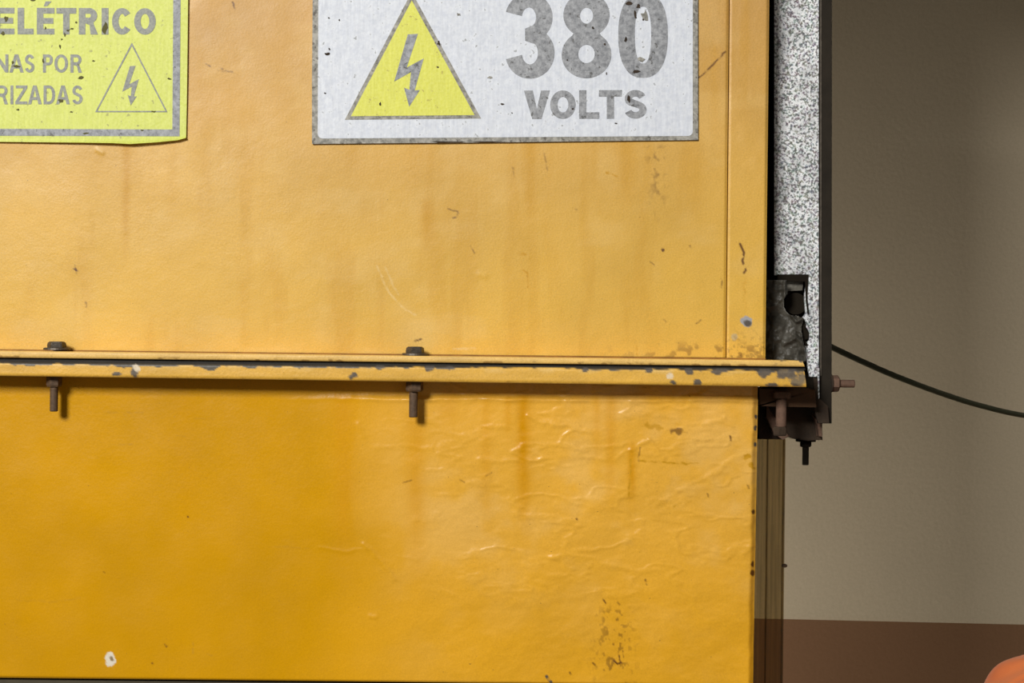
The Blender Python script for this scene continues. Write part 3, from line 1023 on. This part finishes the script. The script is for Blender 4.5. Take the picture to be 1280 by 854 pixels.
pobj('sign_face', rr(398.4, -142, 866.0, 173.2, 397.2, 170.0, 6), PR, SH + 0.0001, M['sign_white'], wsn)
P2, P3, P4 = PR - 0.00018, PR - 0.00036, PR - 0.00054
pobj('triangle_border', [(514.6, -10), (601.4, 148.2), (431, 149.8)], P2, PR + 0.0001, M['sign_edge'], wsn)
pobj('triangle_fill', [(514.7, 0.5), (593.2, 143.9), (438.6, 145.3)], P3, P2 + 0.0001, M['tri_yellow'], wsn)
pobj('lightning_symbol', bolt_shape(1 / 4.496, 1 / 4.496, 380 + 590 / 4.496, 190 / 4.496), P4, P3 + 0.0001, M['ink'], wsn)
word('numerals', [('3', 631.6, 693.2), ('8', 702, 764.2), ('0', 772.8, 834.8)], -8.5, 98.6, 20.8, 18, P2, PR + 0.0001, M['ink'], wsn, -0.008, 640)
word('lettering', [('V', 654.8, 687.4, 10), ('O', 687.6, 719.6), ('L', 723.8, 749.2), ('T', 748.6, 777.4), ('S', 780.4, 808.2)], 112.8, 148.6, 9.2, 8.2, P2, PR + 0.0001, M['ink'], wsn, -0.005, 730)


def flakes_and_shade(name, items, Y0, Y1, mat, parent, seed):
    rnd = random.Random(seed)
    bm = bmesh.new()
    for x, y, rx, ry in items:
        pts = []
        for k in range(9):
            a = 2 * math.pi * k / 9
            q = rnd.uniform(0.45, 1.15)
            pts.append((x + rx * q * math.cos(a), y + ry * q * math.sin(a)))
        prism(bm, pts, Y0, Y1)
    return tag(obj(name, bm, mat, parent), kind='stuff')


flakes_and_shade('flaked_spots', [(409, 67, 3.4, 1.8), (411.5, 61, 1.2, 2), (573.5, 18, 2.4, 0.1), (573, 18, 0.5, 0.5), (411, 22, 1.2, 1), (424, 25, 1.1, 1.4), (548.5, 54, 2.4, 3.2), (547, 84, 1.6, 1.4), (475, 130, 1.2, 3), (406, 116.5, 1.4, 1),
                        (741, 35, 2.4, 1.8), (794, 18, 2, 6), (798, 8, 3, 3), (782, 50, 2, 4), (795, 89, 5, 2.6), (785, 4, 5, 2.6), (756, 55, 1.4, 1.6), (786, 123, 2, 6), (716, 136, 1.6, 1.2), (628, 130, 2.4, 1),
                        (770, 154, 2, 0.8), (640, 141, 1, .8), (804, 24, 1.4, 2), (758, 92, 1, 2.4), (709, 75, 1.2, 1.4)], P4 - 0.00012, P3 + 0.00005, M['rustdark'], wsn, 5)
flakes_and_shade('worn_spots', [(573, 18, 3, 2), (612.5, 96.5, 4, 2.4), (806, 20, 5, 8), (802, 74, 5, 4)], P3 - 0.0001, PR + 0.00005, M['sign_edge'], wsn, 8)
flakes_and_shade('bottom_gap_shade', [(560, 177.6, 28, 1.2), (612, 177.2, 26, 0.9)], SH - 0.0003, SH + 0.0001, M['rustdark'], wsn, 9)  # dark slivers painted as the shadow under the lifted lower edge
flakes_and_shade('flaked_spots', [(20, 83, 6, 2), (16, 78, 2, 2.4), (131, 35, 4, 8), (8, 24, 3, 5), (54, 76, 1.4, 3), (76, 126, 4, 3), (192, 139.5, 4, 1.4), (85, 38, 3, 1.5), (90, 36, 3, 1), (81, 43, 1.2, 3), (77, 49, 1.6, 1.4), (75, 58, 1.4, 3),
                        (101, 97.5, 4, 2.4), (212, 98.5, 3, 1.5), (107, 167, 5, 1.4), (178, 163, 3, 1), (57, 35, 1.6, 3), (41, 0, 4, 1.4), (22, 137, 2, 1.2), (89, 140, 2.4, 1), (117, 76, 2, 1.4), (3, 42, 3, 3), (95, 28, 1.4, 2)], PR - 0.00012, PR + 0.00005, M['olive'], ys, 6)
# ------------------------------------------------------------------ galvanised column at the right
colm = empty('galvanized_column', P(1000, 400, 0.03), 'bright speckled galvanised steel column with a black edge, right of the yellow enclosure', 'column')
GY = 0.036
bm = bmesh.new()
plate = [(968, -640), (1012, -640), (1012, 471), (1009, 456), (1007, 446), (1006, 431), (1011, 425), (1011, 414), (1005, 405), (1003, 397), (1007, 392), (1005.5, 370), (1008, 353), (1010, 344), (968, 344)]
prism(bm, plate, GY, GY + 0.003)
obj('face_plate', bm, M['galv'], colm)
# the right margin of the plate is bent forward, catching the light
bm = bmesh.new()
rows = []
for y in (-640, 471):
    rows.append([bm.verts.new(v) for v in (P(1012, y, GY), P(1022.4, y, GY - 0.0052), P(1023.4, y, GY - 0.0052), P(1023.6, y, GY + 0.003), P(1012, y, GY + 0.003))])
for k in range(5):
    bm.faces.new((rows[0][k], rows[1][k], rows[1][(k + 1) % 5], rows[0][(k + 1) % 5]))
bm.faces.new(rows[0])
bm.faces.new(rows[1])
obj('bent_margin', bm, M['galv'], colm)
pobj('edge_lip', [(1021.8, 460), (1024.0, 460), (1024.4, 497), (1023.0, 499)], 0.0250, 0.0260, M['galv'], colm)
pobj('black_edge_bar', [(1024.2, -640), (1040.4, -640), (1039.6, 529.5), (1023, 529.5), (1022, 515), (1024.6, 498)], 0.0305, 0.0365, M['black'], colm)
pobj('inner_groove', [(1024.6, -640), (1027.2, -640), (1027, 470), (1025.0, 470)], 0.0296, 0.0307, M['bolt'], colm)
pobj('rear_web', [(952, -640), (1030, -640), (1030, 497), (952, 497)], 0.058, 0.068, M['deep'], colm)
# torn opening: fittings and its painted shade
pobj('recess_shade_sheet', [(972, 343), (1010.6, 343), (1010.2, 352), (1009, 372), (1011, 390), (1010, 394), (1007.4, 376), (1006.4, 352), (984, 351), (972, 352)], GY - 0.0012, GY - 0.0001, M['deep'], colm)  # flat dark sheet painted as the shade inside the recess
pobj('inner_tab', [(981, 351), (1004, 351), (1003, 363), (983, 364)], GY + 0.006, GY + 0.008, M['wrap'], colm)
for cx, cy, rx, ry in ((1005, 418, 6, 6), (1002, 405, 6, 4.5), (1007, 423.5, 2.4, 4)):
    pass
pobj('torn_flap', [(997, 399), (1004, 397.5), (1007, 403), (1005.4, 411), (1011, 415), (1009.6, 424), (1002, 425.4), (995, 421), (1000, 411), (996, 404)], GY - 0.0022, GY - 0.0014, M['deep'], colm, 0.0002)
pobj('torn_flap', [(1003, 426), (1006, 425), (1010, 431), (1008, 433), (1004, 430)], GY - 0.0016, GY - 0.0001, M['deep'], colm)

# crumpled film stuffed behind the corner
def film():
    bm = bmesh.new()
    nx, ny = 60, 110
    xs = np.linspace(957, 1009, nx)
    ysl = np.linspace(350, 452, ny)
    X, Y = np.meshgrid(xs, ysl)
    ridge = 1 - np.abs(2 * fbm(X, Y, 22, 26, 601, 3) - 1)
    H = 0.006 * ridge + 0.0035 * fbm(X, Y, 9, 9, 611, 3)
    H = H + 0.004 * np.exp(-(segdist(X, Y, [(981, 352), (981, 370), (990, 395), (996, 402), (1004, 398)]) / 2.4) ** 2)
    H = H + 0.003 * np.exp(-(segdist(X, Y, [(980, 430), (995, 422), (1003, 428)]) / 3) ** 2)
    vv = {}
    hole = np.hypot((X - 993) / 13.0, (Y - 379) / 15.0)
    right = np.interp(Y, [350, 366, 392, 398, 410, 424, 435, 446, 453], [984, 985, 992, 1006, 1002, 1004, 1006.5, 1008, 1007])
    for j in range(ny):
        for i in range(nx):
            if hole[j, i] < 1.0 or X[j, i] > right[j, i]:
                continue
            vv[j, i] = bm.verts.new(P(X[j, i], Y[j, i], GY - 0.0002 - H[j, i]))
    for j in range(ny - 1):
        for i in range(nx - 1):
            q = [(j, i), (j + 1, i), (j + 1, i + 1), (j, i + 1)]
            if all(k in vv for k in q):
                bm.faces.new([vv[k] for k in q])
    for v in [v for v in bm.verts if not v.link_faces]:
        bm.verts.remove(v)
    bmesh.ops.solidify(bm, geom=bm.faces[:], thickness=0.0006)
    return bm


fo = obj('crumpled_film', film(), M['wrap'], None, True)
tag(fo, 'crumpled grimy grey plastic film stuffed between yellow corner and galvanised column', 'plastic film')
# near-black disc behind the film, standing in for the hole's shade
bm = bmesh.new()
c = P(993, 380, 0.05)
for r0 in (1,):
    lathe(bm, [(0.0088, 0.0), (0.0088, 0.012)], 28, (0, 0, 0))
bm.transform(Matrix.Translation((c.x, 0.056, c.z)) @ Matrix.Rotation(math.pi / 2, 4, 'X'))
obj('hole_shade_disc', bm, M['deep'], colm)

# ------------------------------------------------------------------ corner bracket below the flange
br = empty('corner_bracket', P(990, 545, 0.03), 'dark rusty corner bracket under the right end of the yellow flange', 'bracket')
pobj('upper_block', [(950, 486), (1011, 486), (1018.5, 488), (1019.5, 508.5), (950, 507)], 0.014, 0.054, M['brown'], br, 0.0006)
pobj('rear_plate', [(949, 500), (1024, 506), (1027.6, 524), (1028, 550), (1010, 550.5), (994, 548.5), (985, 546.5), (979, 549), (949, 549)], 0.0545, 0.09, M['rustdark'], br, 0.0006)
pobj('side_lug', [(1017, 472), (1023.2, 474), (1023, 497), (1035, 508), (1036.5, 529), (1023, 529), (1018, 511)], 0.0262, 0.0302, M['rustdark'], br, 0)
pobj('gusset', [(959, 508), (967, 520), (986, 545), (979, 549), (968, 541), (958, 522)], 0.043, 0.054, M['rust'], br, 0.0006)
pobj('angled_tab', [(1017, 519), (1022, 518), (1027.4, 530), (1027.6, 546), (1024, 545), (1022, 532)], 0.045, 0.054, M['rust'], br, 0.0004)

bs = empty('bracket_bolt', P(976, 492, 0.002), 'rusty pinkish bolt with square head hanging under the flange corner', 'bolt')
m_ = (CAM_D + 0.010) / FPX
bm = bmesh.new()
pc = P(976.7, 494, 0.010)
wbox(bm, pc.x - 10.2 * m_, pc.x + 10.2 * m_, 0.0035, 0.0165, P(977, 498, 0.010).z, P(977, 489.6, 0.010).z)
bmesh.ops.bevel(bm, geom=bm.edges[:], offset=0.0007, segments=2, affect='EDGES')
obj('bolt_head', bm, M['rust'], bs)
bm = bmesh.new()
lathe(bm, [(6.3 * m_, P(977, 534, 0.010).z), (6.6 * m_, P(977, 532, 0.010).z), (6.4 * m_, P(977, 498, 0.010).z)], 24, (pc.x, 0.010, 0))
obj('shank', bm, M['rust'], bs, True)
bm = bmesh.new()
hexnut(bm, (P(975, 540, 0.010).x, 0.010, 0), 9 * m_, P(977, 545, 0.010).z, P(977, 533.5, 0.010).z)
obj('nut', bm, M['rustdark'], bs)

bv = empty('hanging_bolt', P(1007, 552, 0.04), 'black threaded bolt hanging from the bracket below the column', 'bolt')
Yv = 0.070
mv = (CAM_D + Yv) / FPX
zf = lambda y: P(1007, y, Yv).z
xv = P(1007, 562, Yv).x
bm = bmesh.new()
lathe(bm, [(12.5 * mv, zf(552)), (12.5 * mv, zf(549.8))], 24, (xv, Yv, 0))
obj('washer', bm, M['deep'], bv)
bm = bmesh.new()
hexnut(bm, (xv, Yv, 0), 7.8 * mv, zf(558.6), zf(552))
obj('nut', bm, M['deep'], bv)
bm = bmesh.new()
threaded(bm, (xv, Yv, 0), 4.3 * mv, zf(557), zf(581.5))
obj('shank', bm, M['deep'], bv, True)

bh = empty('side_bolt', P(1045, 480, 0.02), 'rusty horizontal bolt with hex nut sticking out right of the black column edge', 'bolt')
Yh = 0.0335
mh = (CAM_D + Yh) / FPX
c0 = P(1040, 479.5, Yh)
lathe_c = (c0.x, Yh, c0.z)
bm = bmesh.new()
hexnut(bm, lathe_c, 10.4 * mh, -0.5 * mh, 8.6 * mh, 'X', 0.4)
obj('nut', bm, M['rust'], bh)
bm = bmesh.new()
lathe(bm, [(11.5 * mh, -2 * mh), (11.5 * mh, -0.5 * mh)], 24, lathe_c, 'X')
obj('washer', bm, M['rustdark'], bh)
bm = bmesh.new()
threaded(bm, lathe_c, 5.2 * mh, 8 * mh, 28 * mh, 'X')
obj('shank', bm, M['rust'], bh, True)

# ------------------------------------------------------------------ smoky plastic strip below the bracket
ps = empty('plastic_strip', P(965, 700, 0.05), 'smoky see-through grimy plastic strip hanging beside the lower yellow panel', 'plastic strip')
zb = 0.02
bm = bmesh.new()
t0, t1 = P(937, 549, 0.095), P(981.6, 549, 0.095)
wbox(bm, t0.x, t1.x - 0.0005, 0.095, 0.097, zb, t1.z + 0.004)
obj('sheet', bm, M['smoked'], ps)
bm = bmesh.new()
q = P(978.5, 549, 0.095)
wbox(bm, q.x, t1.x, 0.0935, 0.0948, zb, t1.z)
obj('edge_rib', bm, M['smoked'], ps)
bm = bmesh.new()
q = P(958.5, 549, 0.095)
wbox(bm, q.x, q.x + 0.0012, 0.0935, 0.0948, zb, t1.z)
obj('inner_rib', bm, M['smoked'], ps)
bm = bmesh.new()
q = P(980.3, 707, 0.095)
lathe(bm, [(0.0016, 0), (0.0024, 0.0008), (0.0024, 0.002), (0.0012, 0.003)], 12, (q.x, 0.0940, q.z - 0.0015))
obj('edge_rivet', bm, M['boltbrown'], ps)

# ------------------------------------------------------------------ cable and cloth
cp = [(940, 380, .20), (1000, 414, .24), (1041.7, 435, .28), (1069, 448, .30), (1108, 465.5, .33), (1147, 481, .36), (1186, 495, .40), (1225, 507, .44), (1280, 519.5, .50), (1360, 529, .62), (1500, 520, 1.19)]
tag(tube('cable', spline([P(x, y, Y) for x, y, Y in cp], 10), 0.0029, M['cable']), 'dark green cable sagging across the beige wall towards the right', 'cable')


def cloth():
    bm = bmesh.new()
    n, m = 90, 60
    cx, cy, cz = 0.4495, -0.02, P(1300, 905, -0.02).z
    vs_ = []
    for j in range(m + 1):
        ph = math.pi * j / m
        row = []
        for i in range(n):
            th = 2 * math.pi * i / n
            sx = math.sin(ph)
            x = math.copysign(abs(math.cos(th) * sx) ** 0.45, math.cos(th) * sx)
            y = math.sin(th) * sx
            z = math.copysign(abs(math.cos(ph)) ** 0.4, math.cos(ph))
            fold = 1 + 0.012 * math.sin(5 * th + 3 * ph) + 0.010 * math.sin(6 * ph + 2 * math.sin(2 * th))
            hem = 0.0016 * math.exp(-((y + 0.55 + 0.15 * x) / 0.045) ** 2) - 0.0012 * math.exp(-((y + 0.42 + 0.15 * x) / 0.05) ** 2)
            row.append(bm.verts.new((cx + 0.084 * x * fold, cy + 0.07 * y * fold, cz + (0.062 * z + hem) * fold + 0.28 * (x * 0.084))))
        vs_.append(row)
    for a, b in zip(vs_, vs_[1:]):
        for i in range(n):
            bm.faces.new((a[i], a[(i + 1) % n], b[(i + 1) % n], b[i]))
    bmesh.ops.remove_doubles(bm, verts=bm.verts, dist=1e-5)
    return bm


oc = obj('orange_cloth', cloth(), M['orange'], None, True)
tag(oc, 'bundle of orange cloth with a folded hem, bottom right corner', 'cloth')
zmin = min(v.co.z for v in oc.data.vertices)
# the stand it lies on (below the frame)
st = empty('stand', (0.47, -0.02, 0), 'dark steel stand carrying the orange cloth bundle', 'stand')
bm = wbox(bmesh.new(), 0.33, 0.61, -0.14, 0.10, zmin - 0.02, zmin + 0.001)
obj('stand_top', bm, M['plinth'], st)
for x in (0.34, 0.58):
    for y in (-0.13, 0.07):
        obj('leg', wbox(bmesh.new(), x, x + 0.02, y, y + 0.02, 0, zmin - 0.02), M['plinth'], st)
